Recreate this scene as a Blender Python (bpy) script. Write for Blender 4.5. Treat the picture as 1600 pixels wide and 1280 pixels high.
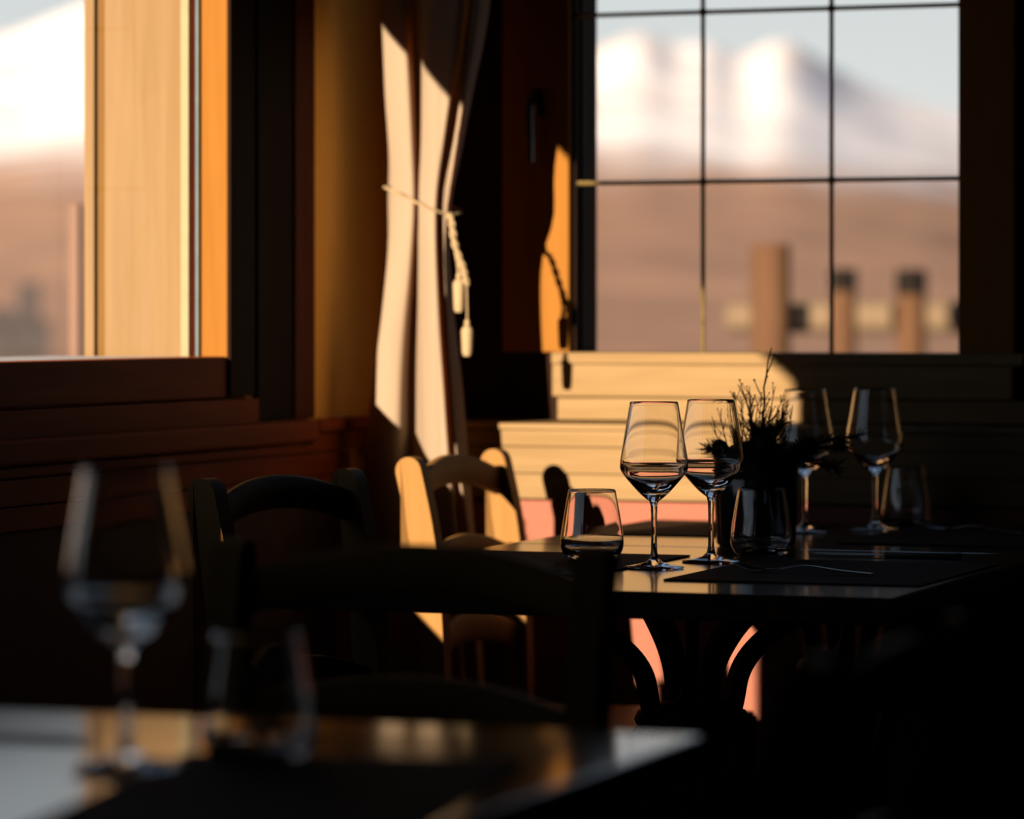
import bpy, bmesh, math, random
from mathutils import Vector, Matrix, noise
random.seed(7)
PI = math.pi
for o in list(bpy.data.objects):
    bpy.data.objects.remove(o, do_unlink=True)
S = bpy.context.scene
COL = S.collection

# ------------------------------------------------------------------ camera, sky, sun, exposure
cam_d = bpy.data.cameras.new('camera')
cam_d.sensor_width = 36.0
cam_d.lens = 135.0
cam_d.shift_y = -150.0 / 1600.0
cam_d.clip_start = 0.05
cam_d.clip_end = 8000.0
cam_d.dof.use_dof = True
cam_d.dof.focus_distance = 5.16
cam_d.dof.aperture_fstop = 3.6
cam = bpy.data.objects.new('camera', cam_d)
COL.objects.link(cam)
cam.location = (2.488, -6.251, 1.09)
cam.rotation_euler = (PI / 2, 0, math.radians(20))
S.camera = cam

world = bpy.data.worlds.new('sky')
S.world = world
world.use_nodes = True
wn = world.node_tree.nodes
wl = world.node_tree.links
bg = wn['Background']
wtc = wn.new('ShaderNodeTexCoord')
wsep = wn.new('ShaderNodeSeparateXYZ')
wramp = wn.new('ShaderNodeValToRGB')
wramp.color_ramp.elements[0].position = 0.0
wramp.color_ramp.elements[0].color = (0.86, 0.875, 0.835, 1)
wramp.color_ramp.elements[1].position = 0.36
wramp.color_ramp.elements[1].color = (0.19, 0.29, 0.45, 1)
wl.new(wtc.outputs['Generated'], wsep.inputs[0])
wl.new(wsep.outputs['Z'], wramp.inputs[0])
wl.new(wramp.outputs[0], bg.inputs[0])
bg.inputs[1].default_value = 1.0

sun_d = bpy.data.lights.new('sun', 'SUN')
sun_d.energy = 25.0
sun_d.color = (1.0, 0.73, 0.46)
sun_d.angle = math.radians(0.30)
sun = bpy.data.objects.new('sun', sun_d)
COL.objects.link(sun)
sun.location = (-3, -9, 6)
sun.rotation_euler = Vector((0.20, 1.0, -0.19)).to_track_quat('-Z', 'Y').to_euler()

S.view_settings.view_transform = 'Standard'
S.view_settings.look = 'None'
S.view_settings.gamma = 1.0
S.view_settings.use_curve_mapping = False
S.view_settings.exposure = 0.0
S.cycles.max_bounces = 14
S.cycles.transmission_bounces = 14
S.cycles.transparent_max_bounces = 16
S.cycles.caustics_reflective = False
S.cycles.caustics_refractive = False
S.cycles.use_denoising = True


# ------------------------------------------------------------------ materials
def new_mat(name):
    m = bpy.data.materials.new(name)
    m.use_nodes = True
    return m, m.node_tree.nodes, m.node_tree.links, m.node_tree.nodes['Principled BSDF']


def wood(name, c1, c2, rough=0.5, scale=(3, 40, 40), bump=0.05, spec=0.4):
    m, n, l, p = new_mat(name)
    tc = n.new('ShaderNodeTexCoord')
    mp = n.new('ShaderNodeMapping')
    mp.inputs['Scale'].default_value = scale
    no = n.new('ShaderNodeTexNoise')
    no.inputs['Scale'].default_value = 1.0
    no.inputs['Detail'].default_value = 6
    no.inputs['Roughness'].default_value = 0.6
    no.inputs['Distortion'].default_value = 0.6
    r = n.new('ShaderNodeValToRGB')
    r.color_ramp.elements[0].position = 0.3
    r.color_ramp.elements[0].color = (*c1, 1)
    r.color_ramp.elements[1].position = 0.72
    r.color_ramp.elements[1].color = (*c2, 1)
    b = n.new('ShaderNodeBump')
    b.inputs['Strength'].default_value = bump
    b.inputs['Distance'].default_value = 0.002
    l.new(tc.outputs['Object'], mp.inputs[0])
    l.new(mp.outputs[0], no.inputs['Vector'])
    l.new(no.outputs['Fac'], r.inputs[0])
    l.new(r.outputs[0], p.inputs['Base Color'])
    l.new(no.outputs['Fac'], b.inputs['Height'])
    l.new(b.outputs[0], p.inputs['Normal'])
    p.inputs['Roughness'].default_value = rough
    p.inputs['Specular IOR Level'].default_value = spec
    return m


def rough_mat(name, c1, c2, rough=0.8, scale=60, bump=0.2, spec=0.3, metallic=0.0, dist=0.002):
    m, n, l, p = new_mat(name)
    tc = n.new('ShaderNodeTexCoord')
    no = n.new('ShaderNodeTexNoise')
    no.inputs['Scale'].default_value = scale
    no.inputs['Detail'].default_value = 5
    r = n.new('ShaderNodeValToRGB')
    r.color_ramp.elements[0].position = 0.3
    r.color_ramp.elements[0].color = (*c1, 1)
    r.color_ramp.elements[1].position = 0.7
    r.color_ramp.elements[1].color = (*c2, 1)
    b = n.new('ShaderNodeBump')
    b.inputs['Strength'].default_value = bump
    b.inputs['Distance'].default_value = dist
    l.new(tc.outputs['Object'], no.inputs['Vector'])
    l.new(no.outputs['Fac'], r.inputs[0])
    l.new(r.outputs[0], p.inputs['Base Color'])
    l.new(no.outputs['Fac'], b.inputs['Height'])
    l.new(b.outputs[0], p.inputs['Normal'])
    p.inputs['Roughness'].default_value = rough
    p.inputs['Specular IOR Level'].default_value = spec
    p.inputs['Metallic'].default_value = metallic
    return m


def fabric(name, col, transl=0.3, tcol=None):
    m, n, l, p = new_mat(name)
    tc = n.new('ShaderNodeTexCoord')
    wv = n.new('ShaderNodeTexNoise')
    wv.inputs['Scale'].default_value = 180
    wv.inputs['Detail'].default_value = 3
    r = n.new('ShaderNodeValToRGB')
    r.color_ramp.elements[0].color = (*[c * 0.88 for c in col], 1)
    r.color_ramp.elements[1].color = (*col, 1)
    l.new(tc.outputs['Object'], wv.inputs['Vector'])
    l.new(wv.outputs['Fac'], r.inputs[0])
    l.new(r.outputs[0], p.inputs['Base Color'])
    p.inputs['Roughness'].default_value = 0.9
    p.inputs['Specular IOR Level'].default_value = 0.1
    t = n.new('ShaderNodeBsdfTranslucent')
    t.inputs[0].default_value = (*(tcol or col), 1)
    mx = n.new('ShaderNodeMixShader')
    mx.inputs[0].default_value = transl
    out = n['Material Output']
    l.new(p.outputs[0], mx.inputs[1])
    l.new(t.outputs[0], mx.inputs[2])
    l.new(mx.outputs[0], out.inputs[0])
    return m


def glass(name, tint=(1, 1, 1)):
    m, n, l, p = new_mat(name)
    p.inputs['Base Color'].default_value = (*tint, 1)
    p.inputs['Roughness'].default_value = 0.0
    p.inputs['IOR'].default_value = 1.5
    p.inputs['Transmission Weight'].default_value = 1.0
    return m


def pane_mat(name):
    m, n, l, p = new_mat(name)
    n.remove(p)
    tr = n.new('ShaderNodeBsdfTransparent')
    tr.inputs[0].default_value = (0.97, 0.975, 0.97, 1)
    gl = n.new('ShaderNodeBsdfGlossy')
    gl.inputs['Roughness'].default_value = 0.0
    fr = n.new('ShaderNodeFresnel')
    fr.inputs[0].default_value = 1.12
    geo = n.new('ShaderNodeNewGeometry')
    inv = n.new('ShaderNodeMath')
    inv.operation = 'SUBTRACT'
    inv.inputs[0].default_value = 1.0
    l.new(geo.outputs['Backfacing'], inv.inputs[1])
    mu = n.new('ShaderNodeMath')
    mu.operation = 'MULTIPLY'
    l.new(fr.outputs[0], mu.inputs[0])
    l.new(inv.outputs[0], mu.inputs[1])
    mx = n.new('ShaderNodeMixShader')
    l.new(mu.outputs[0], mx.inputs[0])
    l.new(tr.outputs[0], mx.inputs[1])
    l.new(gl.outputs[0], mx.inputs[2])
    l.new(mx.outputs[0], n['Material Output'].inputs[0])
    return m


M = {}
M['pine_x'] = wood('pine panelling', (0.140, 0.098, 0.052), (0.180, 0.128, 0.072), 0.7, (2.5, 30, 45), 0.05, 0.03)
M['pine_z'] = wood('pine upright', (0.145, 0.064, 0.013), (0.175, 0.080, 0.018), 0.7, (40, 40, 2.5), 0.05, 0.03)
M['dark_z'] = wood('dark upright wood', (0.008, 0.003, 0.002), (0.014, 0.006, 0.003), 0.7, (40, 40, 2.5), 0.05, 0.04)
M['dark_y'] = wood('red brown stained board', (0.20, 0.040, 0.008), (0.28, 0.062, 0.013), 0.65, (40, 2.5, 40), 0.05, 0.06)
M['outer_z'] = wood('weathered larch', (0.105, 0.072, 0.040), (0.130, 0.090, 0.052), 0.7, (40, 40, 2.0), 0.05, 0.03)
M['chair'] = wood('honey beech', (0.155, 0.080, 0.023), (0.190, 0.104, 0.033), 0.5, (25, 25, 3), 0.03, 0.06)
M['tabletop'] = wood('dark walnut lacquer', (0.030, 0.016, 0.009), (0.055, 0.030, 0.017), 0.13, (45, 4, 40), 0.015, 0.5)
M['iron'] = rough_mat('black cast iron', (0.008, 0.008, 0.008), (0.016, 0.015, 0.014), 0.6, 90, 0.2)
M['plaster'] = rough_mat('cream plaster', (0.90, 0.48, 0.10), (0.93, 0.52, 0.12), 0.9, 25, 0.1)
M['dark_wall'] = rough_mat('dark wall', (0.03, 0.016, 0.010), (0.045, 0.022, 0.014), 0.8, 20, 0.1)
M['ceiling'] = rough_mat('ceiling boards', (0.03, 0.018, 0.012), (0.05, 0.03, 0.018), 0.8, 10, 0.1)
M['floor'] = wood('dark floor boards', (0.022, 0.012, 0.008), (0.04, 0.022, 0.013), 0.6, (30, 3, 30))
M['pink'] = rough_mat('coral upholstery', (0.175, 0.070, 0.055), (0.21, 0.086, 0.068), 0.9, 220, 0.4, 0.05)
M['curtain'] = fabric('cream curtain cloth', (0.305, 0.250, 0.203), 0.34, (0.40, 0.18, 0.045))
M['cord'] = rough_mat('cream cord', (0.21, 0.16, 0.10), (0.25, 0.20, 0.13), 0.85, 400, 0.3)
M['glass'] = glass('clear glass')
M['pane'] = pane_mat('window pane')
M['mat'] = rough_mat('dark woven placemat', (0.022, 0.012, 0.008), (0.036, 0.020, 0.013), 0.8, 300, 0.5, 0.04)
M['steel'] = rough_mat('brushed steel', (0.10, 0.10, 0.10), (0.13, 0.13, 0.13), 0.38, 60, 0.02, 0.5, 1.0)
M['dark_steel'] = rough_mat('dull dark steel', (0.02, 0.02, 0.02), (0.03, 0.03, 0.03), 0.5, 60, 0.02, 0.3, 1.0)
M['black_handle'] = rough_mat('black handle', (0.010, 0.010, 0.010), (0.016, 0.015, 0.015), 0.4, 60, 0.02)
M['lead'] = rough_mat('aged brass bar', (0.10, 0.075, 0.03), (0.16, 0.12, 0.05), 0.45, 60, 0.1, 0.5, 0.6)
M['pot'] = rough_mat('black glazed pot', (0.010, 0.010, 0.010), (0.014, 0.013, 0.013), 0.15, 30, 0.02, 0.5)
M['twig'] = rough_mat('dark twig bark', (0.012, 0.007, 0.004), (0.022, 0.013, 0.008), 0.9, 120, 0.3, 0.05)
M['needle'] = rough_mat('pine needles', (0.006, 0.010, 0.005), (0.012, 0.019, 0.009), 0.85, 50, 0.1, 0.05)
M['cone'] = rough_mat('cone scales', (0.016, 0.009, 0.006), (0.03, 0.018, 0.011), 0.85, 80, 0.2, 0.05)
M['log'] = wood('brown log', (0.048, 0.027, 0.017), (0.064, 0.037, 0.024), 0.9, (14, 14, 2), 0.05, 0.0)  # even brown of the fence post logs
M['rail_log'] = wood('pale rail log', (0.080, 0.062, 0.046), (0.100, 0.078, 0.058), 0.9, (2, 14, 14), 0.05, 0.0)
M['cap_and_shadow'] = rough_mat('dark log cap and rail shadow', (0.006, 0.005, 0.005), (0.009, 0.008, 0.008), 0.9, 20, 0.1, 0.0)
M['snowsill'] = rough_mat('white metal sill', (0.30, 0.32, 0.38), (0.34, 0.36, 0.42), 0.5, 20, 0.05)
M['slate'] = rough_mat('slate shingles', (0.022, 0.020, 0.025), (0.030, 0.027, 0.033), 0.9, 3, 0.1)
M['terracotta'] = rough_mat('terracotta', (0.175, 0.075, 0.040), (0.210, 0.095, 0.050), 0.8, 40, 0.1)


def mountain_mat():  # slope colours have the distance haze mixed in
    m, n, l, p = new_mat('snowy mountain slope')
    geo = n.new('ShaderNodeNewGeometry')
    sep = n.new('ShaderNodeSeparateXYZ')
    l.new(geo.outputs['Position'], sep.inputs[0])
    no = n.new('ShaderNodeTexNoise')
    no.inputs['Scale'].default_value = 0.012
    no.inputs['Detail'].default_value = 6
    l.new(geo.outputs['Position'], no.inputs['Vector'])
    ma = n.new('ShaderNodeMath')
    ma.operation = 'MULTIPLY_ADD'
    l.new(no.outputs['Fac'], ma.inputs[0])
    ma.inputs[1].default_value = 70.0
    l.new(sep.outputs['Z'], ma.inputs[2])
    mr = n.new('ShaderNodeMapRange')
    mr.inputs['From Min'].default_value = 84.0
    mr.inputs['From Max'].default_value = 112.0
    l.new(ma.outputs[0], mr.inputs['Value'])
    no2 = n.new('ShaderNodeTexNoise')
    no2.inputs['Scale'].default_value = 0.02
    no2.inputs['Detail'].default_value = 5
    l.new(geo.outputs['Position'], no2.inputs['Vector'])
    r = n.new('ShaderNodeValToRGB')
    r.color_ramp.elements[0].position = 0.3
    r.color_ramp.elements[0].color = (0.200, 0.132, 0.110, 1)
    r.color_ramp.elements[1].position = 0.7
    r.color_ramp.elements[1].color = (0.265, 0.172, 0.130, 1)
    l.new(no2.outputs['Fac'], r.inputs[0])
    mix = n.new('ShaderNodeMix')
    mix.data_type = 'RGBA'
    l.new(mr.outputs[0], mix.inputs[0])
    l.new(r.outputs[0], mix.inputs[6])
    # bare rock streaks showing through the snow
    no3 = n.new('ShaderNodeTexNoise')
    no3.inputs['Scale'].default_value = 0.010
    no3.inputs['Detail'].default_value = 7
    no3.inputs['Distortion'].default_value = 1.2
    l.new(geo.outputs['Position'], no3.inputs['Vector'])
    r3 = n.new('ShaderNodeValToRGB')
    r3.color_ramp.elements[0].position = 0.34
    r3.color_ramp.elements[0].color = (0.42, 0.38, 0.40, 1)
    r3.color_ramp.elements[1].position = 0.46
    r3.color_ramp.elements[1].color = (0.52, 0.54, 0.61, 1)
    l.new(no3.outputs['Fac'], r3.inputs[0])
    l.new(r3.outputs[0], mix.inputs[7])
    l.new(mix.outputs[2], p.inputs['Base Color'])
    p.inputs['Roughness'].default_value = 1.0
    p.inputs['Specular IOR Level'].default_value = 0.0
    return m


M['mountain'] = mountain_mat()


# ------------------------------------------------------------------ mesh helpers
def obj(name, bm, mat, parent=None, smooth=False, kind=None, angle=40):
    me = bpy.data.meshes.new(name)
    bmesh.ops.recalc_face_normals(bm, faces=bm.faces[:])
    bm.to_mesh(me)
    bm.free()
    if mat is not None:
        me.materials.append(mat)
    if smooth:
        me.shade_smooth()
        try:
            me.set_sharp_from_angle(angle=math.radians(angle))
        except Exception:
            pass
    o = bpy.data.objects.new(name, me)
    COL.objects.link(o)
    if parent is not None:
        o.parent = parent
    if kind:
        o['kind'] = kind
    return o


def thing(name, label, cat, loc=(0, 0, 0), rz=0.0, group=None):
    o = bpy.data.objects.new(name, None)
    o.empty_display_size = 0.1
    COL.objects.link(o)
    o.location = loc
    o.rotation_euler = (0, 0, rz)
    o['label'] = label
    o['category'] = cat
    if group:
        o['group'] = group
    return o


def tag(o, label, cat, group=None):
    o['label'] = label
    o['category'] = cat
    if group:
        o['group'] = group
    return o


def structure(name):
    o = bpy.data.objects.new(name, None)
    COL.objects.link(o)
    o['kind'] = 'structure'
    return o


def dup(root, loc, rz, label, group=None):
    r = root.copy()
    COL.objects.link(r)
    r.location = loc
    r.rotation_euler = (0, 0, rz)
    r['label'] = label
    if group:
        r['group'] = group
    for ch in list(root.children):
        c = ch.copy()
        COL.objects.link(c)
        c.parent = r
        for g in list(ch.children):
            d = g.copy()
            COL.objects.link(d)
            d.parent = c
    return r


def box(bm, x0, x1, y0, y1, z0, z1, bev=0.0):
    r = bmesh.ops.create_cube(bm, size=1.0)
    vs = r['verts']
    for v in vs:
        v.co = Vector(((x0 + x1) / 2 + v.co.x * abs(x1 - x0), (y0 + y1) / 2 + v.co.y * abs(y1 - y0), (z0 + z1) / 2 + v.co.z * abs(z1 - z0)))
    if bev > 0:
        es = list({e for v in vs for e in v.link_edges})
        bmesh.ops.bevel(bm, geom=es, offset=bev, segments=2, affect='EDGES', profile=0.6)
    return bm


def BX(*a, **k):
    return box(bmesh.new(), *a, **k)


def lathe(bm, prof, n=40, center=(0, 0), close_top=False):
    rings = []
    for r, z in prof:
        if r < 1e-6:
            rings.append([bm.verts.new((center[0], center[1], z))])
        else:
            rings.append([bm.verts.new((center[0] + r * math.cos(2 * PI * i / n), center[1] + r * math.sin(2 * PI * i / n), z)) for i in range(n)])
    for a, b in zip(rings[:-1], rings[1:]):
        for i in range(n):
            j = (i + 1) % n
            if len(a) == 1 and len(b) == 1:
                continue
            if len(a) == 1:
                bm.faces.new((a[0], b[j], b[i]))
            elif len(b) == 1:
                bm.faces.new((a[i], a[j], b[0]))
            else:
                bm.faces.new((a[i], a[j], b[j], b[i]))
    return bm


def tube(bm, pts, rad, n=8, cap=True, flat=None):
    """sweep a round (or flattened, flat=(side, up)) section along pts"""
    pts = [Vector(p) for p in pts]
    if not hasattr(rad, '__len__'):
        rad = [rad] * len(pts)
    rings = []
    prev = None
    for i, p in enumerate(pts):
        t = (pts[min(i + 1, len(pts) - 1)] - pts[max(i - 1, 0)]).normalized()
        if prev is None:
            ref = Vector((0, 0, 1)) if abs(t.z) < 0.9 else Vector((1, 0, 0))
            u = (ref - t * ref.dot(t)).normalized()
        else:
            u = (prev - t * prev.dot(t)).normalized()
        prev = u
        w = t.cross(u)
        fu, fw = (1, 1) if flat is None else (flat[1], flat[0])
        rings.append([bm.verts.new(p + u * (rad[i] * fu * math.cos(2 * PI * k / n)) + w * (rad[i] * fw * math.sin(2 * PI * k / n))) for k in range(n)])
    for a, b in zip(rings[:-1], rings[1:]):
        for k in range(n):
            j = (k + 1) % n
            bm.faces.new((a[k], a[j], b[j], b[k]))
    if cap:
        bm.faces.new(rings[0][::-1])
        bm.faces.new(rings[-1])
    return bm


def strip(bm, secs):
    """loft closed rectangular sections (each a list of vectors), capped"""
    rings = [[bm.verts.new(p) for p in s] for s in secs]
    n = len(rings[0])
    for a, b in zip(rings[:-1], rings[1:]):
        for k in range(n):
            j = (k + 1) % n
            bm.faces.new((a[k], a[j], b[j], b[k]))
    bm.faces.new(rings[0][::-1])
    bm.faces.new(rings[-1])
    return bm


def cr(p, t):
    """catmull-rom through list of tuples at parameter t in [0, len-1]"""
    n = len(p)
    i = min(int(t), n - 2)
    f = t - i
    a, b, c, d = p[max(i - 1, 0)], p[i], p[i + 1], p[min(i + 2, n - 1)]
    return tuple(0.5 * (2 * b[k] + (c[k] - a[k]) * f + (2 * a[k] - 5 * b[k] + 4 * c[k] - d[k]) * f * f + (3 * b[k] - a[k] - 3 * c[k] + d[k]) * f ** 3) for k in range(len(b)))


def smooth_path(p, per=6):
    n = (len(p) - 1) * per
    return [cr(p, i / per) for i in range(n + 1)]


# ================================================================== THE ROOM
# x runs along the back wall, y towards it, z up; the corner of the two window walls is the origin
RX, RY, RZ = 4.6, -7.6, 2.55
obj('floor', BX(-0.21, RX, RY, 0.2, -0.12, 0.0), M['floor'], kind='structure')
obj('ceiling', BX(-0.9, RX, RY, 0.7, RZ, RZ + 0.12), M['ceiling'], kind='structure')
obj('wall_right', BX(RX, RX + 0.15, RY, 0.2, 0, RZ), M['dark_wall'], kind='structure')
obj('wall_front', BX(-0.21, RX, RY - 0.15, RY, 0, RZ), M['dark_wall'], kind='structure')

# ---- left wall (x = 0), with one wide opening
LY0, LY1 = -4.90, -0.655       # opening along y
LZ0, LZ1 = 0.88, 1.86         # opening in height
bm = bmesh.new()
box(bm, -0.21, 0, RY, 0.2, 0, LZ0)
box(bm, -0.21, 0, RY, 0.2, LZ1, RZ)
box(bm, -0.21, 0, RY, LY0, LZ0, LZ1)
box(bm, -0.21, 0, LY1, 0.2, LZ0, LZ1)
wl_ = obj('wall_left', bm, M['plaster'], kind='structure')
# panelling boards under the window
bm = BX(0.0, 0.032, -4.6, -0.425, 0.880, 0.915, bev=0.005)
obj('board', bm, M['dark_y'], wl_)
obj('board', BX(0.0, 0.022, -4.6, -0.40, 0.862, 0.876, bev=0.003), M['dark_y'], wl_)
obj('board', BX(0.0, 0.018, -4.6, -0.26, 0.822, 0.859, bev=0.002), M['dark_y'], wl_)
obj('board', BX(0.0, 0.018, -4.6, -0.26, 0.787, 0.820, bev=0.002), M['dark_y'], wl_)
obj('board', BX(0.0, 0.030, -0.42, -0.02, 0.895, 0.915, bev=0.004), M['dark_y'], wl_)
obj('board', BX(0.0, 0.018, -0.42, -0.02, 0.862, 0.893, bev=0.002), M['dark_y'], wl_)
obj('lower_panel', BX(0.0, 0.010, -4.6, -0.02, 0.0, 0.785), M['dark_wall'], wl_)
# window in the left wall
w1 = structure('window_1')
obj('casing', BX(0.0, 0.012, -0.482, -0.398, 0.917, 2.02, bev=0.004), wood('red brown stained casing', (0.07, 0.014, 0.005), (0.10, 0.022, 0.008), 0.6, (40, 40, 2.5), 0.05, 0.06), w1)
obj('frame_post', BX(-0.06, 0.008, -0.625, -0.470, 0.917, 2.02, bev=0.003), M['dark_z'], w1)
obj('sash_stile', BX(-0.0455, 0.0, -0.7257, -0.628, 0.957, 1.93, bev=0.002), M['pine_z'], w1)
obj('sash_stile_cover', BX(0.0, 0.005, -0.7240, -0.628, 0.960, 1.93, bev=0.001), M['dark_z'], w1)
obj('bottom_rail', BX(-0.050, 0.0, -1.639, -0.7257, 0.957, 1.0225, bev=0.004), M['dark_y'], w1)
obj('sill_frame', BX(-0.060, 0.012, -1.64, -0.628, 0.878, 0.955, bev=0.003), M['dark_y'], w1)
obj('top_rail', BX(-0.050, 0.0, -1.639, -0.7257, 1.83, 1.93, bev=0.004), M['dark_y'], w1)
obj('pane', BX(-0.0535, -0.0515, -1.639, -0.7257, 1.0, 1.88), M['pane'], w1)
obj('glass_edge', BX(-0.0512, -0.0460, -0.734, -0.70, 1.0, 1.88), rough_mat('pale grey spacer', (0.085, 0.105, 0.125), (0.10, 0.12, 0.14), 0.8, 30, 0.02, 0.0), w1)
obj('gasket', BX(-0.0605, -0.0537, -0.733, -0.70, 1.0, 1.90), wood('dark red seal', (0.016, 0.002, 0.001), (0.022, 0.003, 0.001), 0.8, (3, 40, 40), 0.02, 0.0), w1)
obj('glazing_bead', BX(-0.075, -0.0610, -0.738, -0.70, 1.0, 1.90, bev=0.0015), rough_mat('pale yellow bead', (0.14, 0.14, 0.10), (0.155, 0.155, 0.11), 0.7, 30, 0.05, 0.03), w1)
obj('outer_jamb', BX(-0.210, -0.075, -0.734, -0.62, 0.9, 1.90, bev=0.002), M['outer_z'], w1)
obj('outer_sill', BX(-0.30, -0.062, -1.62, -0.742, 0.985, 1.0225, bev=0.003), M['snowsill'], w1)
obj('gap_strip', BX(-0.232, -0.205, -0.722, -0.60, 0.96, 1.98), wood('ochre gap strip', (0.075, 0.042, 0.012), (0.09, 0.052, 0.016), 0.8, (40, 40, 3), 0.03, 0.0), w1)
obj('shutter', BX(-0.247, -0.229, -0.732, -0.30, 0.96, 1.98, bev=0.002), M['outer_z'], w1)
# unseen taller glazed unit, its low sill shaped so sun reaches the lower panel
w2 = structure('window_2')
obj('outer_sill', BX(-0.30, -0.062, -4.9, -1.63, 0.86, 0.885, bev=0.004), M['snowsill'], w2)
obj('end_rail', BX(-0.062, 0.0, -1.655, -1.638, 0.86, 1.0, bev=0.002), M['dark_y'], w2)
obj('pane', BX(-0.058, -0.054, -3.96, -1.64, 0.93, 1.88), M['pane'], w2)
obj('bottom_rail', BX(-0.062, 0.0, -4.90, -1.64, 0.86, 0.910, bev=0.003), M['dark_y'], w2)
obj('top_rail', BX(-0.050, 0.0, -4.90, -1.64, 1.83, 1.93, bev=0.003), M['dark_y'], w2)
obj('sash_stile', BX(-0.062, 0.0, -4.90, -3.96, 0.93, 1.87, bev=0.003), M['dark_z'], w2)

# ---- back wall (y = 0), window opening
BX0, BX1 = 0.322, 1.005
BZ0, BZ1 = 1.0235, 1.90
bm = bmesh.new()
box(bm, 0, BX0, 0, 0.126, 0, RZ)
box(bm, BX1, RX, 0, 0.126, 0, RZ)
box(bm, BX0, BX1, 0, 0.126, 0, BZ0 - 0.0195)
box(bm, BX0, BX1, 0, 0.126, BZ1, RZ)
wb = obj('wall_back', bm, M['dark_z'], kind='structure')  # dark wood tone carries the shade that falls behind the curtain
w3 = structure('window_3')
# reveal lining, glass, casing
obj('reveal_lining', BX(BX0 - 0.001, BX0 + 0.006, 0.004, 0.118, BZ0, BZ1), M['dark_z'], w3)
obj('reveal_strip', BX(BX0 + 0.004, BX0 + 0.010, 0.03, 0.045, BZ0, BZ1, bev=0.001), wood('grey brown strip', (0.02, 0.016, 0.012), (0.03, 0.024, 0.018), 0.7, (40, 40, 3), 0.03, 0.04), w3)
obj('pane', BX(BX0, BX1, 0.120, 0.124, BZ0 - 0.01, BZ1 + 0.01), M['pane'], w3)
obj('casing', BX(0.200, BX0, -0.014, 0.0, BZ0 - 0.0, BZ1 + 0.08, bev=0.003), M['pine_z'], w3)
obj('casing', BX(BX1, 1.10, -0.014, 0.0, BZ0 - 0.0, BZ1 + 0.08, bev=0.003), M['pine_z'], w3)
obj('sill_nosing', BX(0.296, 1.12, -0.034, 0.118, BZ0 - 0.020, BZ0, bev=0.004), M['pine_x'], w3)
obj('sill_board', BX(0.296, 1.10, -0.028, -0.002, 0.9475, BZ0 - 0.0205, bev=0.003), M['pine_x'], w3)
hb = bmesh.new()
box(hb, 0.252, 0.272, -0.022, -0.014, 1.43, 1.475, bev=0.002)
tube(hb, [(0.262, -0.02, 1.455), (0.262, -0.045, 1.455), (0.2625, -0.05, 1.445), (0.265, -0.05, 1.35)], [0.006, 0.006, 0.007, 0.006], 8)
obj('window_handle', hb, M['pot'], w3, smooth=True)
# grille of thin bars in front of the glass
for zz in (1.3146, 1.6035):
    obj('glazing_bar', tube(bmesh.new(), [(BX0 - 0.002, 0.012, zz), (BX1, 0.012, zz + 0.001)], 0.0040, 8), M['lead'], w3, smooth=True)
for xx in (0.5575, 0.7835):
    bm = tube(bmesh.new(), [(xx, 0.004, BZ0 - 0.005), (xx, 0.004, BZ1)], 0.0042, 8)
    for zz in (1.3146, 1.6035):
        bmesh.ops.create_uvsphere(bm, u_segments=10, v_segments=6, radius=0.0078, matrix=Matrix.Translation((xx, 0.004, zz)))
    obj('glazing_bar', bm, M['lead'], w3, smooth=True)

# ---- panelling boards on the back wall
obj('board', BX(0.30, RX - 0.02, -0.012, 0.0, 0.9075, 0.9455, bev=0.002), M['pine_x'], wb)
ld = obj('ledge', BX(0.03, RX - 0.02, -0.176, 0.0, 0.8945, 0.9055, bev=0.004), M['pine_x'], wb)
for z0, z1 in ((0.8665, 0.894), (0.8215, 0.8655), (0.7785, 0.8205)):
    obj('board', BX(0.03, RX - 0.02, -0.170, -0.02, z0, z1, bev=0.0022), M['pine_x'], wb)
obj('padded_panel', BX(0.03, RX - 0.02, -0.160, -0.02, 0.02, 0.7765, bev=0.01), M['pink'], wb)['label'] = 'coral pink upholstered lower wall panel'
for k, x in enumerate((1.13, 1.32, 1.51, 1.70, 1.89, 2.08)):
    obj('board', BX(x, x + 0.185, -0.010, 0.0, 0.95, 2.3, bev=0.003), M['pine_z'], wb)

# ================================================================== OUTSIDE
# mountain range: a height field around the valley
def ridge(u):
    pts = [(-6000, .05), (-3500, .07), (-1500, .06), (-600, .066), (0, .0725), (130, .081), (400, .088), (700, .078), (930, .069), (1010, .0752), (1060, .069), (1105, .073),
           (1164, .066), (1211, .0742), (1262, .0695), (1315, .063), (1400, .0572), (1500, .053), (1700, .045), (2500, .055), (4000, .06), (7000, .05)]
    for (a, fa), (b, fb) in zip(pts[:-1], pts[1:]):
        if a <= u <= b:
            f = (u - a) / (b - a)
            return fa + (fb - fa) * f
    return .05


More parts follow.
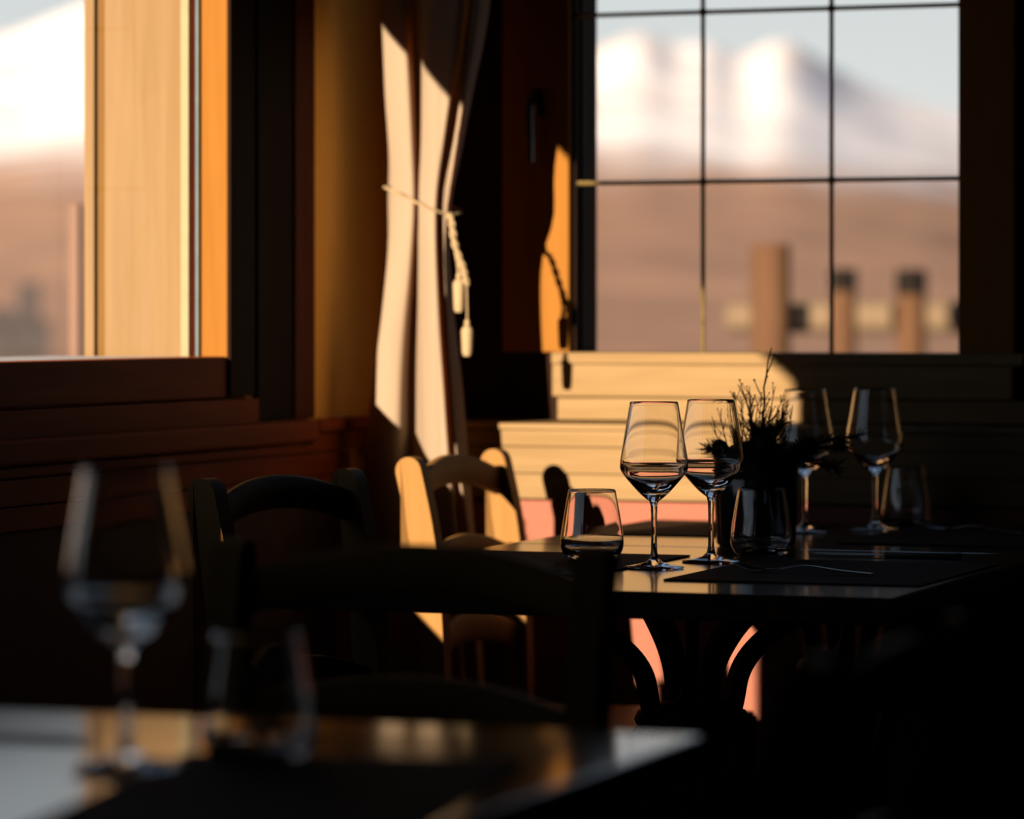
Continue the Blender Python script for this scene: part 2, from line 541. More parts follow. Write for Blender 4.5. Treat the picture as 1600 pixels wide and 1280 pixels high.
bm = bmesh.new()
us = [-5000 + 200 * i for i in range(22)] + [-580 + 20 * i for i in range(120)] + [1840 + 200 * i for i in range(22)]
NS = 64
grid = []
c20, s20 = math.cos(math.radians(20)), math.sin(math.radians(20))
for u in us:
    row = []
    tx = (u - 800) / 6000.0
    rg0 = (ridge(u - 24) + ridge(u - 8) + ridge(u + 8) + ridge(u + 24)) / 4.0
    sm0 = sum(ridge(u + du) for du in range(-240, 241, 40)) / 13.0
    for k in range(NS + 1):
        s = k / NS
        rg = sm0 + (rg0 - sm0) * min(1.0, s / 0.92) ** 3
        if s <= 0.92:
            q = s / 0.92
            d = 420 + 2000 * q
            t = -0.02 + (rg + 0.02) * q ** 0.85
        else:
            q = (s - 0.92) / 0.08
            d = 2420 + 500 * q
            t = rg - 0.05 * q
        X = tx * d
        wx = 2.488 + X * c20 - d * s20
        wy = -6.251 + X * s20 + d * c20
        w = max(0.0, min(1.0, s * 4)) * max(0.0, min(1.0, (0.97 - s) * 6))
        h = 1.09 + t * d
        h += w * 5 * (noise.fractal(Vector((wx * 0.0045, wy * 0.0045, 3.1)), 0.9, 2.0, 5))
        h += (1 - w) * 5 * noise.fractal(Vector((wx * 0.02, wy * 0.02, 7.7)), 0.9, 2.0, 4) * (1 if s > 0.5 else 0.3)
        row.append(bm.verts.new((wx, wy, h)))
    grid.append(row)
for a, b in zip(grid[:-1], grid[1:]):
    for k in range(NS):
        bm.faces.new((a[k], b[k], b[k + 1], a[k + 1]))
mt = obj('mountain', bm, M['mountain'], smooth=True, angle=180)
tag(mt, 'snow covered mountain range with brown lower slopes outside the windows', 'mountain')
bm = bmesh.new()
box(bm, -700, 700, -300, 520, -9, -8)
obj('ground', bm, rough_mat('winter meadow', (0.16, 0.115, 0.09), (0.22, 0.16, 0.12), 1.0, 0.3, 0.1), kind='structure')

# log fence seen through the back window
def cam_pt(u, d, z):
    tx = (u - 800) / 6000.0
    X = tx * d
    return Vector((2.488 + X * c20 - d * s20, -6.251 + X * s20 + d * c20, z))


def log_fence():
    t = thing('log_fence', 'round log fence with three posts and a pale rail outside the gridded window', 'fence', cam_pt(1204, 13.0, -0.6))
    base = t.location.copy()
    for u, d, r, ztop, cap in ((1204, 13.0, 0.068, 1.325, 0.0), (1318, 15.5, 0.052, 1.265, 0.085), (1424, 15.5, 0.060, 1.262, 0.095)):
        p = cam_pt(u, d, 0) - Vector((base.x, base.y, 0))
        prof = [(0, -8.4), (r * 1.05, -8.4), (r, 0.6), (r * 0.98, ztop + 0.6 - 0.012), (r * 0.9, ztop + 0.6), (0, ztop + 0.6 + 0.003)]
        po = obj('post', lathe(bmesh.new(), prof, 20, (p.x, p.y)), M['log'], t, smooth=True)
        if cap:
            obj('post_cap', lathe(bmesh.new(), [(r * 1.0, ztop + 0.6 - cap), (r * 1.05, ztop + 0.6 - cap), (r * 1.04, ztop + 0.6), (r * 0.95, ztop + 0.606), (0, ztop + 0.608)], 20, (p.x, p.y)), M['cap_and_shadow'], po, smooth=True)
    def rel(u, d, z):
        p = cam_pt(u, d, z)
        return (p.x - base.x, p.y - base.y, z + 0.6)
    obj('rail', tube(bmesh.new(), [rel(1142, 16.3, 1.075), rel(1330, 16.1, 1.075), rel(1640, 15.9, 1.075)], 0.068, 14), M['rail_log'], t, smooth=True)
    obj('rail_end_shadow', tube(bmesh.new(), [rel(1228, 13.05, 1.073), rel(1264, 13.05, 1.073)], 0.05, 14), M['cap_and_shadow'], t, smooth=True)  # dark piece put in for the shadow at the rail's cut end
    return t


log_fence()

# barn far off, seen low in the left window
bp = cam_pt(8, 70, -8.2)
t = thing('barn', 'small dark barn with chimney far off in the corner of the left window', 'building', bp, math.radians(30))
obj('wall', BX(-0.9, 0.75, -1.2, 1.2, 0, 9.15), M['slate'], t)
bm = bmesh.new()
strip(bm, [[Vector((-1.0, y, 9.1)), Vector((0.85, y, 9.1)), Vector((-0.07, y, 9.42))] for y in (-1.35, 1.35)])
obj('roof', bm, M['slate'], t)
obj('chimney', BX(0.25, 0.62, -0.2, 0.2, 9.1, 9.85), M['slate'], t)
# porch post close outside the left window
pp = cam_pt(119, 8.4, 0)
t = tag(obj('porch_post', BX(-0.012, 0.012, -0.012, 0.012, -0.6, 1.33, bev=0.003), wood('red brown post', (0.065, 0.035, 0.026), (0.085, 0.045, 0.034), 0.7, (30, 30, 3))), 'thin reddish wooden post standing outside the left window', 'post')
t.location = pp

# ================================================================== CURTAIN
CURT = [  # z, then (x, y) of nine fold lines
    (2.32, [0.085, 0.100, 0.150, 0.170, 0.215, 0.275, 0.290, 0.330, 0.390]),
    (1.58, [0.080, 0.090, 0.132, 0.150, 0.172, 0.228, 0.236, 0.256, 0.288]),
    (1.455, [0.092, 0.097, 0.140, 0.155, 0.166, 0.212, 0.219, 0.236, 0.260]),
    (1.347, [0.103, 0.107, 0.146, 0.158, 0.161, 0.194, 0.199, 0.219, 0.234]),
    (1.283, [0.109, 0.113, 0.151, 0.155, 0.156, 0.185, 0.190, 0.205, 0.216]),
    (1.187, [0.100, 0.104, 0.144, 0.153, 0.157, 0.185, 0.193, 0.200, 0.216]),
    (1.080, [0.086, 0.089, 0.131, 0.149, 0.158, 0.191, 0.199, 0.205, 0.227]),
    (0.973, [0.072, 0.075, 0.124, 0.144, 0.163, 0.199, 0.208, 0.212, 0.243]),
    (0.876, [0.058, 0.063, 0.121, 0.144, 0.169, 0.206, 0.213, 0.219, 0.252]),
    (0.727, [0.046, 0.052, 0.116, 0.144, 0.176, 0.219, 0.238, 0.244, 0.261]),
    (0.30, [0.040, 0.048, 0.110, 0.144, 0.190, 0.240, 0.262, 0.272, 0.292]),
    (0.02, [0.036, 0.046, 0.105, 0.144, 0.200, 0.252, 0.276, 0.290, 0.315])]
YS = [-0.262, -0.312, -0.332, -0.238, -0.312, -0.342, -0.272, -0.318, -0.262]
rows = []
per = 5
keys = [tuple([z] + xs) for z, xs in CURT]
# even out the vertical spacing
NV = 90
def key_at(z):
    for a, b in zip(keys[:-1], keys[1:]):
        if b[0] <= z <= a[0]:
            f = (a[0] - z) / (a[0] - b[0])
            return [a[i] + (b[i] - a[i]) * f for i in range(len(a))]
    return list(keys[-1])
def key_smooth(z):
    acc = [0.0] * len(keys[0])
    for dz, w in ((-0.05, 1), (-0.025, 2), (0, 3), (0.025, 2), (0.05, 1)):
        k = key_at(max(0.02, min(2.32, z + dz)))
        acc = [p + q * w / 9.0 for p, q in zip(acc, k)]
    return acc
bm = bmesh.new()
vrows = []
for i in range(NV + 1):
    z = 2.32 + (0.02 - 2.32) * i / NV
    k = key_smooth(z)
    k[1] = min(k[1], 0.087)
    k[9] = k[8] + (k[9] - k[8]) * 0.8
    ctrl = []
    for j in range(9):
        tight = math.exp(-((z - 1.283) / 0.05) ** 2)
        y = YS[j] + (-0.30 - YS[j]) * 0.25 * tight
        if j == 7:
            y -= 0.026 * math.exp(-((z - 1.31) / 0.055) ** 2)
        if j == 2 and z < 1.25:
            y += 0.020 * min(1.0, (1.25 - z) / 0.2)
        ctrl.append((k[j + 1] + (0.42 * (-0.30 - y) if j > 0 else 0.0), y))
    sm = smooth_path(ctrl, per)
    ln = [tuple(ctrl[i // per][c] + (ctrl[min(i // per + 1, 8)][c] - ctrl[i // per][c]) * (i % per) / per for c in (0, 1)) for i in range(len(sm))]
    pth = [(0.75 * a[0] + 0.25 * b[0], 0.75 * a[1] + 0.25 * b[1]) for a, b in zip(sm, ln)]
    vrows.append([bm.verts.new((x + 0.0012 * noise.noise(Vector((x * 40, z * 6, 1))), y + 0.003 * noise.noise(Vector((x * 30, z * 5, 5))), z)) for x, y in pth])
for a, b in zip(vrows[:-1], vrows[1:]):
    for k in range(len(a) - 1):
        bm.faces.new((a[k], a[k + 1], b[k + 1], b[k]))
cu = obj('curtain', bm, M['curtain'], smooth=True, angle=180)
tag(cu, 'cream curtain tied back with a cord in the corner between the windows', 'curtain')
t = thing('curtain_rod', 'curtain rod above the frame carrying the tied back cream curtain', 'curtain rod', (0.0, -0.29, 2.34))
obj('rod', tube(bmesh.new(), [(0.012, 0, 0), (1.3, 0, 0)], 0.012, 12), M['dark_z'], t, smooth=True)
obj('bracket', BX(0.5, 0.52, 0.0, 0.29, -0.01, 0.01), M['dark_z'], t)

# tie-back: twisted cord round the curtain, two wooden tassels
t = thing('curtain_tieback', 'cream twisted cord with two pale tassels tied round the curtain', 'tieback', (0.2, -0.3, 1.27))
def twisted(pts, r, turns):
    bm = bmesh.new()
    P = smooth_path(pts, 10)
    for ph in (0, PI):
        q = []
        for i, p in enumerate(P):
            a = ph + turns * 2 * PI * i / (len(P) - 1)
            q.append((p[0] + r * 0.6 * math.cos(a), p[1] + r * 0.6 * math.sin(a), p[2]))
        tube(bm, q, r * 0.62, 6)
    return bm
O = Vector((0.2, -0.3, 1.27))
def L(x, y, z):
    return (x - O.x, y - O.y, z - O.z)
obj('cord', twisted([L(0.100, -0.275, 1.302), L(0.107, -0.327, 1.300), L(0.132, -0.345, 1.292), L(0.155, -0.338, 1.280), L(0.178, -0.346, 1.270), L(0.195, -0.338, 1.262), L(0.214, -0.315, 1.255), L(0.220, -0.27, 1.258), L(0.16, -0.14, 1.27), L(0.10, -0.02, 1.28)], 0.0030, 10), M['cord'], t, smooth=True)
obj('cord', twisted([L(0.214, -0.315, 1.255), L(0.226, -0.330, 1.245), L(0.2380, -0.345, 1.205), L(0.2530, -0.345, 1.165), L(0.2590, -0.345, 1.138)], 0.0052, 5), M['cord'], t, smooth=True)
obj('cord', twisted([L(0.2380, -0.345, 1.205), L(0.2440, -0.345, 1.17), L(0.2455, -0.345, 1.152)], 0.0026, 3), M['cord'], t, smooth=True)
obj('cord', tube(bmesh.new(), [L(0.2590, -0.345, 1.138), L(0.2600, -0.345, 1.09), L(0.2600, -0.345, 1.072)], 0.0014, 6), M['cord'], t, smooth=True)
for (x, z0, z1) in ((0.2455, 1.092, 1.152), (0.2600, 1.020, 1.075)):
    h = z1 - z0
    pr = [(0, z0), (0.006, z0), (0.0085, z0 + 0.006), (0.0100, z0 + h * 0.7), (0.0098, z1 - 0.012), (0.006, z1 - 0.006), (0.0035, z1 - 0.005), (0.0050, z1), (0.0030, z1 + 0.005), (0, z1 + 0.006)]
    obj('tassel', lathe(bmesh.new(), [(r, z - O.z) for r, z in pr], 18, (x - O.x, -0.345 - O.y)), M['cord'], t, smooth=True)

# ================================================================== CHAIRS
def make_chair(label):
    """ladder-back chair; local +y is the way the sitter faces, origin on the floor under the seat"""
    t = thing('ladder_back_chair', label, 'chair', group='ladder back chairs at the tables')
    side = [(-0.235, 0.0), (-0.212, 0.22), (-0.200, 0.45), (-0.204, 0.60), (-0.217, 0.74), (-0.240, 0.848)]
    for sx in (-1, 1):
        P = smooth_path(side, 5)
        out_l, out_r = [], []
        for i, p in enumerate(P):
            a, b = P[max(i - 1, 0)], P[min(i + 1, len(P) - 1)]
            d = Vector((b[0] - a[0], b[1] - a[1])).normalized()
            n = Vector((-d.y, d.x))
            hw = 0.0165 + 0.0045 * min(1, p[1] / 0.6)
            out_l.append((p[0] + n.x * hw, p[1] + n.y * hw))
            out_r.append((p[0] - n.x * hw, p[1] - n.y * hw))
        e = P[-1]
        d = Vector((P[-1][0] - P[-2][0], P[-1][1] - P[-2][1])).normalized()
        n = Vector((-d.y, d.x))
        arc = []
        for k in range(1, 8):
            a = PI * k / 8
            arc.append((e[0] + n.x * 0.021 * math.cos(a) + d.x * 0.021 * math.sin(a), e[1] + n.y * 0.021 * math.cos(a) + d.y * 0.021 * math.sin(a)))
        poly = out_l + arc + out_r[::-1]
        bm = bmesh.new()
        x0, x1 = sx * 0.188 - 0.016, sx * 0.188 + 0.016
        A = [bm.verts.new((x0, y, z)) for y, z in poly]
        B = [bm.verts.new((x1, y, z)) for y, z in poly]
        bm.faces.new(A)
        bm.faces.new(B[::-1])
        for i in range(len(A)):
            j = (i + 1) % len(A)
            bm.faces.new((A[i], B[i], B[j], A[j]))
        bmesh.ops.triangulate(bm, faces=[f for f in bm.faces if len(f.verts) > 4])
        obj('back_post', bm, M['chair'], t, smooth=True, angle=35)
    for zc, yc in ((0.806, -0.232), (0.680, -0.211), (0.556, -0.203)):
        bm = bmesh.new()
        secs = []
        for i in range(17):
            f = i / 16 * 2 - 1
            x = f * 0.176
            arch = 0.030 * (1 - f * f)
            bow = -0.016 * (1 - f * f)
            z0, z1 = zc - 0.012 + arch * 0.85, zc + 0.030 + arch
            y0, y1 = yc + bow - 0.008, yc + bow + 0.008
            r = 0.004
            secs.append([Vector((x, y0, z0 + r)), Vector((x, y0 + r, z0)), Vector((x, y1 - r, z0)), Vector((x, y1, z0 + r)), Vector((x, y1, z1 - r)), Vector((x, y1 - r, z1)), Vector((x, y0 + r, z1)), Vector((x, y0, z1 - r))])
        strip(bm, secs)
        obj('back_slat', bm, M['chair'], t, smooth=True, angle=50)
    bm = bmesh.new()
    vs = []
    outline = [(-0.175, -0.195), (0.175, -0.195), (0.205, 0.0), (0.212, 0.17), (0.19, 0.205), (-0.19, 0.205), (-0.212, 0.17), (-0.205, 0.0)]
    A = [bm.verts.new((x, y, 0.428)) for x, y in outline]
    B = [bm.verts.new((x, y, 0.455)) for x, y in outline]
    bm.faces.new(A[::-1])
    bm.faces.new(B)
    for i in range(len(A)):
        j = (i + 1) % len(A)
        bm.faces.new((A[i], A[j], B[j], B[i]))
    bmesh.ops.bevel(bm, geom=[e for e in bm.edges], offset=0.006, segments=2, affect='EDGES')
    obj('seat', bm, M['chair'], t, smooth=True)
    for sx in (-1, 1):
        bm = bmesh.new()
        secs = []
        for z, w in ((0.0, 0.014), (0.25, 0.018), (0.43, 0.020)):
            cx, cy = sx * (0.185 + (0.43 - z) * 0.02), 0.175 + (0.43 - z) * 0.02
            secs.append([Vector((cx - w, cy - w, z)), Vector((cx + w, cy - w, z)), Vector((cx + w, cy + w, z)), Vector((cx - w, cy + w, z))])
        strip(bm, secs)
        obj('front_leg', bm, M['chair'], t)
        obj('stretcher', tube(bmesh.new(), [(sx * 0.188, -0.212, 0.20), (sx * 0.188, 0.18, 0.20)], 0.010, 8), M['chair'], t, smooth=True)
    obj('stretcher', tube(bmesh.new(), [(-0.188, 0.18, 0.27), (0.188, 0.18, 0.27)], 0.010, 8), M['chair'], t, smooth=True)
    return t


ch = make_chair('honey wooden ladder-back chair lit orange by the sun beside the curtain')
ch.location = (0.555, -0.545, 0)
ch.rotation_euler = (0, 0, -PI / 2)
CG = 'ladder back chairs at the tables'
dup(ch, (0.600, -1.385, 0), math.radians(-98), 'shaded ladder-back chair under the left window, beside the sunlit chair', CG)
dup(ch, (1.125, -3.030, 0), math.radians(180), 'blurred black ladder-back chair back between the front table and the laid table', CG)
dup(ch, (1.590, -3.680, 0), math.radians(90), 'nearly black chair at the right end of the blurred front table', CG)

# ================================================================== TABLES
def make_table(name, label, x0, x1, y0, y1):
    cx, cy = (x0 + x1) / 2, (y0 + y1) / 2
    hx, hy = (x1 - x0) / 2, (y1 - y0) / 2
    t = thing(name, label, 'table', (cx, cy, 0), 0, 'dark tables on iron pedestals')
    PDX = 0.017
    obj('tabletop', BX(-hx, hx, -hy, hy, 0.716, 0.750, bev=0.004), M['tabletop'], t)
    ped = lathe(bmesh.new(), [(0, 0.03), (0.05, 0.03), (0.055, 0.06), (0.04, 0.10), (0.030, 0.14), (0.030, 0.42), (0.045, 0.46), (0.030, 0.50), (0.058, 0.535), (0.062, 0.55), (0.055, 0.566), (0.020, 0.575), (0.009, 0.60), (0.009, 0.69), (0.10, 0.704), (0.10, 0.7155), (0, 0.7155)], 24, (PDX, 0))
    obj('column', ped, M['iron'], t, smooth=True)
    up = smooth_path([(0.050, 0.530), (0.060, 0.572), (0.0675, 0.607), (0.084, 0.634), (0.112, 0.659), (0.150, 0.684), (0.190, 0.703), (0.215, 0.708)], 4)
    dn = smooth_path([(0.052, 0.545), (0.074, 0.520), (0.066, 0.480), (0.050, 0.40), (0.060, 0.28), (0.11, 0.16), (0.19, 0.075), (0.27, 0.022)], 4)
    def arm(P, ang, w0, w1, hw, hw1):
        d = Vector((math.cos(ang), math.sin(ang), 0))
        s = Vector((-d.y, d.x, 0))
        secs = []
        for i, p in enumerate(P):
            a, b = P[max(i - 1, 0)], P[min(i + 1, len(P) - 1)]
            tg = (d * (b[0] - a[0]) + Vector((0, 0, b[1] - a[1]))).normalized()
            n = tg.cross(s).normalized()
            c = d * p[0] + Vector((0, 0, p[1]))
            w = w0 + (w1 - w0) * i / (len(P) - 1)
            h = hw + (hw1 - hw) * i / (len(P) - 1)
            c = c + Vector((PDX, 0, 0))
            secs.append([c + n * w + s * h, c + n * w - s * h, c - n * w - s * h, c - n * w + s * h])
        return strip(bmesh.new(), secs)
    for k in range(4):
        a = math.radians(38) + k * PI / 2
        obj('bracket_arm', arm(up, a, 0.011, 0.009, 0.010, 0.019), M['iron'], t, smooth=True, angle=50)
        obj('foot', arm(dn, a, 0.012, 0.016, 0.011, 0.015), M['iron'], t, smooth=True, angle=50)
    ring = lathe(bmesh.new(), [(0.052, 0.540), (0.072, 0.535), (0.078, 0.548), (0.072, 0.560), (0.052, 0.560)], 24, (PDX, 0))
    obj('collar_ring', ring, M['iron'], t, smooth=True)
    return t


make_table('pedestal_table', 'dark glossy table with the two clear wine glasses nearest the chair backs', 0.538, 1.348, -1.787, -0.912)
make_table('pedestal_table', 'dark table pushed against the sunlit panelling, holding the black plant pot', 0.538, 1.348, -0.908, -0.190)
make_table('pedestal_table', 'out of focus dark table at the bottom carrying the blurred wine glass', 0.520, 1.575, -4.12, -3.290)

# ---- placemats
def placemat(x0, x1, y0, y1, label, rz=0.0):
    cx, cy = (x0 + x1) / 2, (y0 + y1) / 2
    o = obj('placemat', BX((x0 - x1) / 2, (x1 - x0) / 2, (y0 - y1) / 2, (y1 - y0) / 2, 0.0, 0.0022, bev=0.0008), M['mat'])
    o.location = (cx, cy, 0.7502)
    o.rotation_euler = (0, 0, rz)
    tag(o, label, 'placemat', 'dark placemats')
    return o


ZM = 0.7526
placemat(0.9985, 1.333, -1.597, -1.160, 'dark placemat under the fork on the near table edge')
placemat(0.552, 0.886, -1.560, -1.120, 'dark placemat beside the shaded chair and clear tumbler')
placemat(1.000, 1.333, -0.760, -0.330, 'dark placemat behind the black plant pot at the far end')
placemat(0.552, 0.872, -0.660, -0.270, 'brown placemat lit by sun next to the orange chair')
placemat(1.285, 1.545, -4.02, -3.535, 'dark blurred placemat under the wine glass on the front table', math.radians(10))

# ================================================================== GLASSWARE
def wine_glass_bm():
    outer = smooth_path([(0.0062, 0.089), (0.018, 0.0985), (0.034, 0.116), (0.0440, 0.129), (0.0455, 0.139), (0.0440, 0.152), (0.0380, 0.187), (0.0322, 0.2215)], 5)
    inner = smooth_path([(0.012, 0.1065), (0.024, 0.1125), (0.0360, 0.1225), (0.0426, 0.1325), (0.0443, 0.1405), (0.0428, 0.1525), (0.0368, 0.187), (0.0310, 0.2215)], 5)
    prof = [(0, 0.0), (0.039, 0.0), (0.0405, 0.0012), (0.0395, 0.0022), (0.026, 0.0042), (0.012, 0.0075), (0.0060, 0.013), (0.0042, 0.022), (0.0038, 0.045), (0.0040, 0.070), (0.0046, 0.083)]
    prof += outer
    prof += [(0.0317, 0.2220)]
    prof += inner[::-1]
    prof += [(0.006, 0.1050), (0, 0.1045)]
    return lathe(bmesh.new(), prof, 56)


def tumbler_bm():
    outer = smooth_path([(0.031, 0.0), (0.0375, 0.004), (0.0428, 0.014), (0.0436, 0.024), (0.0420, 0.040), (0.0375, 0.068), (0.0325, 0.0945)], 5)
    inner = smooth_path([(0.030, 0.009), (0.0385, 0.0135), (0.0418, 0.0245), (0.0404, 0.040), (0.0360, 0.068), (0.0312, 0.0945)], 5)
    prof = [(0, 0.001)] + [(0.025, 0.0)] + outer + [(0.0318, 0.0950)] + inner[::-1] + [(0, 0.0085)]
    return lathe(bmesh.new(), prof, 56)


wg = obj('wine_glass', wine_glass_bm(), M['glass'], smooth=True, angle=60)
tag(wg, 'clear empty wine glass, the left one of the sharp pair before the lit panelling', 'wine glass', 'stemmed wine glasses')
wg.location = (0.9131, -1.3696, 0.7503)
def place_copy(src, loc, label):
    c = src.copy()
    COL.objects.link(c)
    c.location = loc
    c['label'] = label
    return c
place_copy(wg, (0.9474, -1.2223, 0.7503), 'clear wine glass with the plant cone showing through it, right of the sharp pair')
place_copy(wg, (0.8757, -0.4901, 0.7503), 'wine glass behind the twigs, half against the lit panelling and half against shadow')
place_copy(wg, (0.9597, -0.3844, 0.7503), 'dark wine glass with an orange rim edge, furthest towards the shaded wall')
place_copy(wg, (1.2406, -3.6640, ZM + 0.0002), 'large blurred wine glass on the front table')
tb = obj('tumbler', tumbler_bm(), M['glass'], smooth=True, angle=60)
tag(tb, 'clear water tumbler standing alone beside the orange chair', 'tumbler', 'water tumblers')
tb.location = (0.7839, -1.2471, ZM + 0.0002)
place_copy(tb, (0.9718, -1.0597, 0.7503), 'water tumbler in front of the black plant pot')
place_copy(tb, (0.9800, -0.2616, 0.7503), 'dark water tumbler at the far end beside the shaded wine glass')
place_copy(tb, (1.3013, -3.5600, 0.7503), 'blurred water tumbler beside the large blurred wine glass')

# ================================================================== CUTLERY
def sweep_flat(path, widths, thick):
    bm = bmesh.new()
    secs = []
    for (x, z), w in zip(path, widths):
        secs.append([Vector((x, -w, z)), Vector((x, w, z)), Vector((x, w * 0.7, z + thick)), Vector((x, -w * 0.7, z + thick))])
    return strip(bm, secs)


def make_fork(label):
    t = thing('fork', label, 'fork', group='forks on the laid table')
    path = smooth_path([(-0.095, 0.001), (-0.05, 0.004), (0.0, 0.009), (0.035, 0.004), (0.055, 0.002)], 5)
    n = len(path)
    wd = [0.008 - 0.0045 * min(1, i / (n * 0.55)) + (0.009 * max(0, (i / (n - 1) - 0.75) / 0.25)) for i in range(n)]
    obj('handle', sweep_flat(path, wd, 0.0022), M['steel'], t, smooth=True)
    for k in range(4):
        y = -0.0095 + 0.0063 * k
        P = smooth_path([(0.054, y, 0.003), (0.075, y, 0.004), (0.098, y, 0.012)], 4)
        obj('tine', tube(bmesh.new(), P, [0.0016] * 6 + [0.0013, 0.001, 0.0007], 6), M['steel'], t, smooth=True)
    return t


fk = make_fork('steel fork lying on the dark placemat at the near table edge')
fk.location = (1.140, -1.440, ZM)
fk.rotation_euler = (0, 0, math.radians(172))
dup(fk, (1.130, -0.440, ZM), math.radians(158), 'steel fork on the far placemat behind the knife', 'forks on the laid table')


def make_knife(label):
    t = thing('table_knife', label, 'knife', group='table knives')
    obj('handle', BX(-0.11, 0.0, -0.008, 0.008, 0.0, 0.0085, bev=0.003), M['black_handle'], t, smooth=True)
    bm = bmesh.new()
    secs = []
    for x, w in ((0.0, 0.007), (0.03, 0.009), (0.08, 0.010), (0.105, 0.006), (0.115, 0.001)):
        secs.append([Vector((x, -0.008, 0.0010)), Vector((x, -0.008 + 2 * w, 0.0022)), Vector((x, -0.008 + 2 * w, 0.0026)), Vector((x, -0.008, 0.0040))])
    obj('blade', strip(bm, secs), M['dark_steel'], t, smooth=True)
    return t


kn = make_knife('black handled table knife lying beside the pot towards the table edge')
kn.location = (1.145, -1.040, 0.7502)
kn.rotation_euler = (0, 0, math.radians(176))
dup(kn, (1.020, -3.500, 0.7502), math.radians(2), 'blurred dark knife on the left part of the front table', 'table knives')

# ================================================================== PLANT POT
PX, PY = 0.902, -0.850
t = thing('potted_arrangement', 'black pot filled with dark twigs, pine sprigs and cones on the table', 'plant pot', (PX, PY, 0.7503))
obj('pot', lathe(bmesh.new(), [(0, 0.0), (0.054, 0.0), (0.058, 0.004), (0.061, 0.06), (0.061, 0.112), (0.059, 0.116), (0.056, 0.112), (0.055, 0.085), (0, 0.085)], 40), M['pot'], t, smooth=True)
bm = bmesh.new()
rnd = random.Random(11)
bmesh.ops.create_icosphere(bm, subdivisions=3, radius=1.0, matrix=Matrix.Translation((0, 0, 0.112)) @ Matrix.Diagonal((0.062, 0.062, 0.042, 1)))
for v in bm.verts:
    v.co += v.normal * 0.010 * noise.noise(v.co * 60)
obj('moss', bm, M['needle'], t)


def twig(parent, base, tip, r=0.0016, side=5, seed=0, bow=0.01):
    rn = random.Random(seed)
    b, e = Vector(base), Vector(tip)
    L_ = (e - b).length
    pts = []
    n = 9
    off = Vector((rn.uniform(-1, 1), rn.uniform(-1, 1), 0)) * bow
    for i in range(n + 1):
        f = i / n
        p = b.lerp(e, f) + off * math.sin(PI * f) + Vector((rn.uniform(-1, 1), rn.uniform(-1, 1), rn.uniform(-.5, .5))) * L_ * 0.010
        pts.append(p)
    bm = bmesh.new()
    tube(bm, pts, [r * (1.15 - 0.75 * i / n) for i in range(n + 1)], 6)
    for k in range(side):
        i = rn.randint(3, n - 1)
        p = pts[i]
        d = (e - b).normalized()
        sd = Vector((rn.uniform(-1, 1), rn.uniform(-1, 1), rn.uniform(0.2, 1.0))).normalized()
        ln = L_ * rn.uniform(0.06, 0.20)
        q = p + (d * 0.6 + sd * 0.8) * ln
        m_ = (p + q) / 2 + sd * ln * 0.08
        tube(bm, [p, m_, q], [r * 0.55, r * 0.45, r * 0.3], 5)
        bmesh.ops.create_icosphere(bm, subdivisions=1, radius=r * 0.95, matrix=Matrix.Translation(q))
    return obj('twig', bm, M['twig'], parent, smooth=True)


wx, wy = 0.94, 0.342   # the direction across the picture, near enough, for spreading the bunch
twig(t, (0.010, 0.0, 0.11), (0.022, 0.006, 0.290), 0.0021, 4, 1, 0.012)
twig(t, (-0.006, 0.01, 0.11), (-0.024, -0.008, 0.236), 0.0018, 5, 2)
twig(t, (-0.02, 0.0, 0.11), (-0.048, -0.014, 0.198), 0.0014, 5, 3)
twig(t, (-0.02, -0.02, 0.11), (-0.060, -0.022, 0.190), 0.0013, 5, 4)
twig(t, (0.012, 0.01, 0.11), (0.030, 0.012, 0.205), 0.0014, 6, 5)
twig(t, (0.018, 0.0, 0.11), (0.050, 0.016, 0.180), 0.0013, 6, 6)
for k in range(30):
    a = rnd.uniform(0, 2 * PI)
    rr = rnd.uniform(0.0, 0.02)
    bx_, by_ = rr * math.cos(a), rr * math.sin(a)
    ox = rnd.gauss(0.008, 0.020)
    oy = rnd.gauss(0.0, 0.015)
    twig(t, (bx_, by_, 0.11), (bx_ + ox, by_ + oy, 0.11 + rnd.uniform(0.05, 0.125)), 0.0014, 6, 20 + k, 0.006)


def sprig(parent, base, tip, n=90, ln=0.022, seed=0):
    rn = random.Random(seed)
    b, e = Vector(base), Vector(tip)
    d = (e - b).normalized()
    bm = bmesh.new()
    mid = (b + e) / 2 + Vector((0, 0, 0.008))
    P = smooth_path([tuple(b), tuple(mid), tuple(e)], 5)
    tube(bm, P, 0.0014, 5)
    for k in range(n):
        f = rn.random()
        p = Vector(cr([tuple(b), tuple(mid), tuple(e)], f * 1.999))
        sd = Vector((rn.gauss(0, 1), rn.gauss(0, 1), rn.gauss(0, 1))).normalized()
        q = p + (d * rn.uniform(0.3, 0.9) + sd * 0.75) * ln * rn.uniform(0.6, 1.1)
        tube(bm, [p, (p + q) / 2, q], [0.0008, 0.0008, 0.0003], 4)
    o = obj('pine_sprig', bm, M['needle'], parent)
    o['kind'] = 'stuff'
    return o


sprig(t, (-0.01, -0.01, 0.135), (-0.064, -0.024, 0.142), 140, 0.020, 1)
sprig(t, (-0.01, 0.01, 0.125), (-0.055, -0.020, 0.126), 120, 0.020, 2)
sprig(t, (0.01, 0.0, 0.12), (0.120, 0.043, 0.145), 200, 0.022, 3)
sprig(t, (0.01, 0.0, 0.12), (0.140, 0.052, 0.160), 150, 0.018, 4)
sprig(t, (0.01, -0.01, 0.12), (0.115, 0.03, 0.114), 160, 0.022, 5)
sprig(t, (0.0, 0.0, 0.12), (0.035, 0.010, 0.178), 130, 0.020, 6)
sprig(t, (0.0, 0.0, 0.12), (0.005, -0.03, 0.165), 130, 0.020, 7)


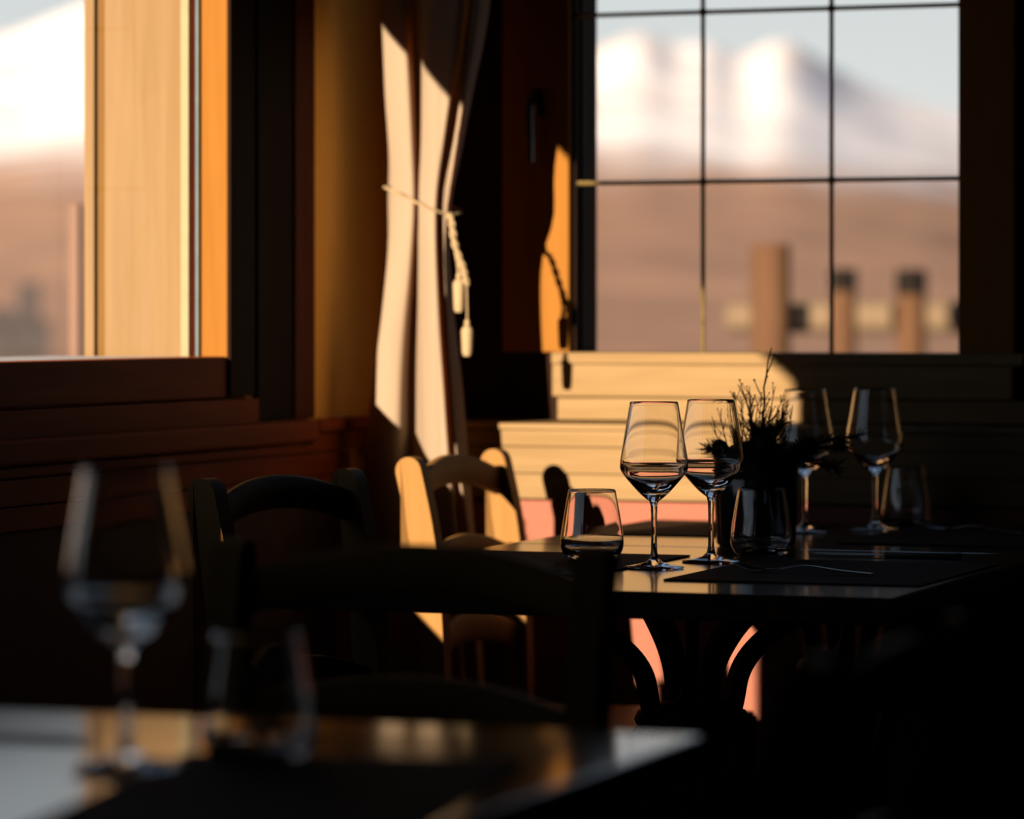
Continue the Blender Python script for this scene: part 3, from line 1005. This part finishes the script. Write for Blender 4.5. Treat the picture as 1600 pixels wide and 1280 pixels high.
def cone_bm(r, h, seed):
    rn = random.Random(seed)
    bm = bmesh.new()
    lathe(bm, [(0, 0), (r * 0.5, h * 0.08), (r * 0.62, h * 0.4), (r * 0.4, h * 0.8), (0, h)], 10)
    rowsn = 8
    for i in range(rowsn):
        f = (i + 0.5) / rowsn
        rr = r * math.sin(PI * (0.12 + 0.83 * f)) ** 0.7
        for k in range(9):
            a = 2 * PI * (k + 0.5 * (i % 2)) / 9 + rn.uniform(-.1, .1)
            d = Vector((math.cos(a), math.sin(a), 0))
            s = Vector((-d.y, d.x, 0))
            c = Vector((0, 0, h * f))
            w = r * 0.30
            p0 = c + d * rr * 0.45
            tipc = c + d * rr + Vector((0, 0, h * 0.05))
            vs = [bm.verts.new(q) for q in (p0 - s * w * 0.5, p0 + s * w * 0.5, tipc + s * w, tipc - s * w)]
            vt = [bm.verts.new(q + Vector((0, 0, r * 0.10))) for q in (p0 - s * w * 0.5, p0 + s * w * 0.5, tipc + s * w * 0.8, tipc - s * w * 0.8)]
            bm.faces.new(vs[::-1])
            bm.faces.new(vt)
            for m_ in range(4):
                n_ = (m_ + 1) % 4
                bm.faces.new((vs[m_], vs[n_], vt[n_], vt[m_]))
    return bm


for (x, y, z, r, h, rx, ry) in ((-0.036, -0.018, 0.130, 0.015, 0.030, 0.5, -0.6), (0.052, 0.01, 0.128, 0.020, 0.040, -0.3, 0.9), (0.014, -0.035, 0.128, 0.019, 0.038, 0.9, 0.2)):
    o = obj('pine_cone', cone_bm(r, h, int(x * 1000)), M['cone'], t)
    o.location = (x, y, z)
    o.rotation_euler = (rx, ry, 0)

# planted trough added on the sill of the taller window (out of the picture; it shades the second chair)
t = thing('added_shade_trough', 'added unseen terracotta trough with a clipped evergreen, shading the second chair', 'added shade caster', (-0.031, -3.42, 0.911))
bm = bmesh.new()
strip(bm, [[Vector((-0.026, y, 0)), Vector((0.026, y, 0)), Vector((0.034, y, 0.13)), Vector((-0.034, y, 0.13))] for y in (-0.32, 0.31)])
obj('trough', bm, M['terracotta'], t)
bm = bmesh.new()
bmesh.ops.create_icosphere(bm, subdivisions=4, radius=1.0)
for v in bm.verts:
    c = v.co.copy()
    q = [math.copysign(abs(a) ** 0.55, a) for a in c]
    v.co = Vector((q[0] * 0.030, 0.150 + q[1] * 0.190, 0.240 + q[2] * 0.15))
    v.co += c * 0.008 * noise.noise(v.co * 90)
obj('foliage', bm, M['needle'], t, kind='stuff')
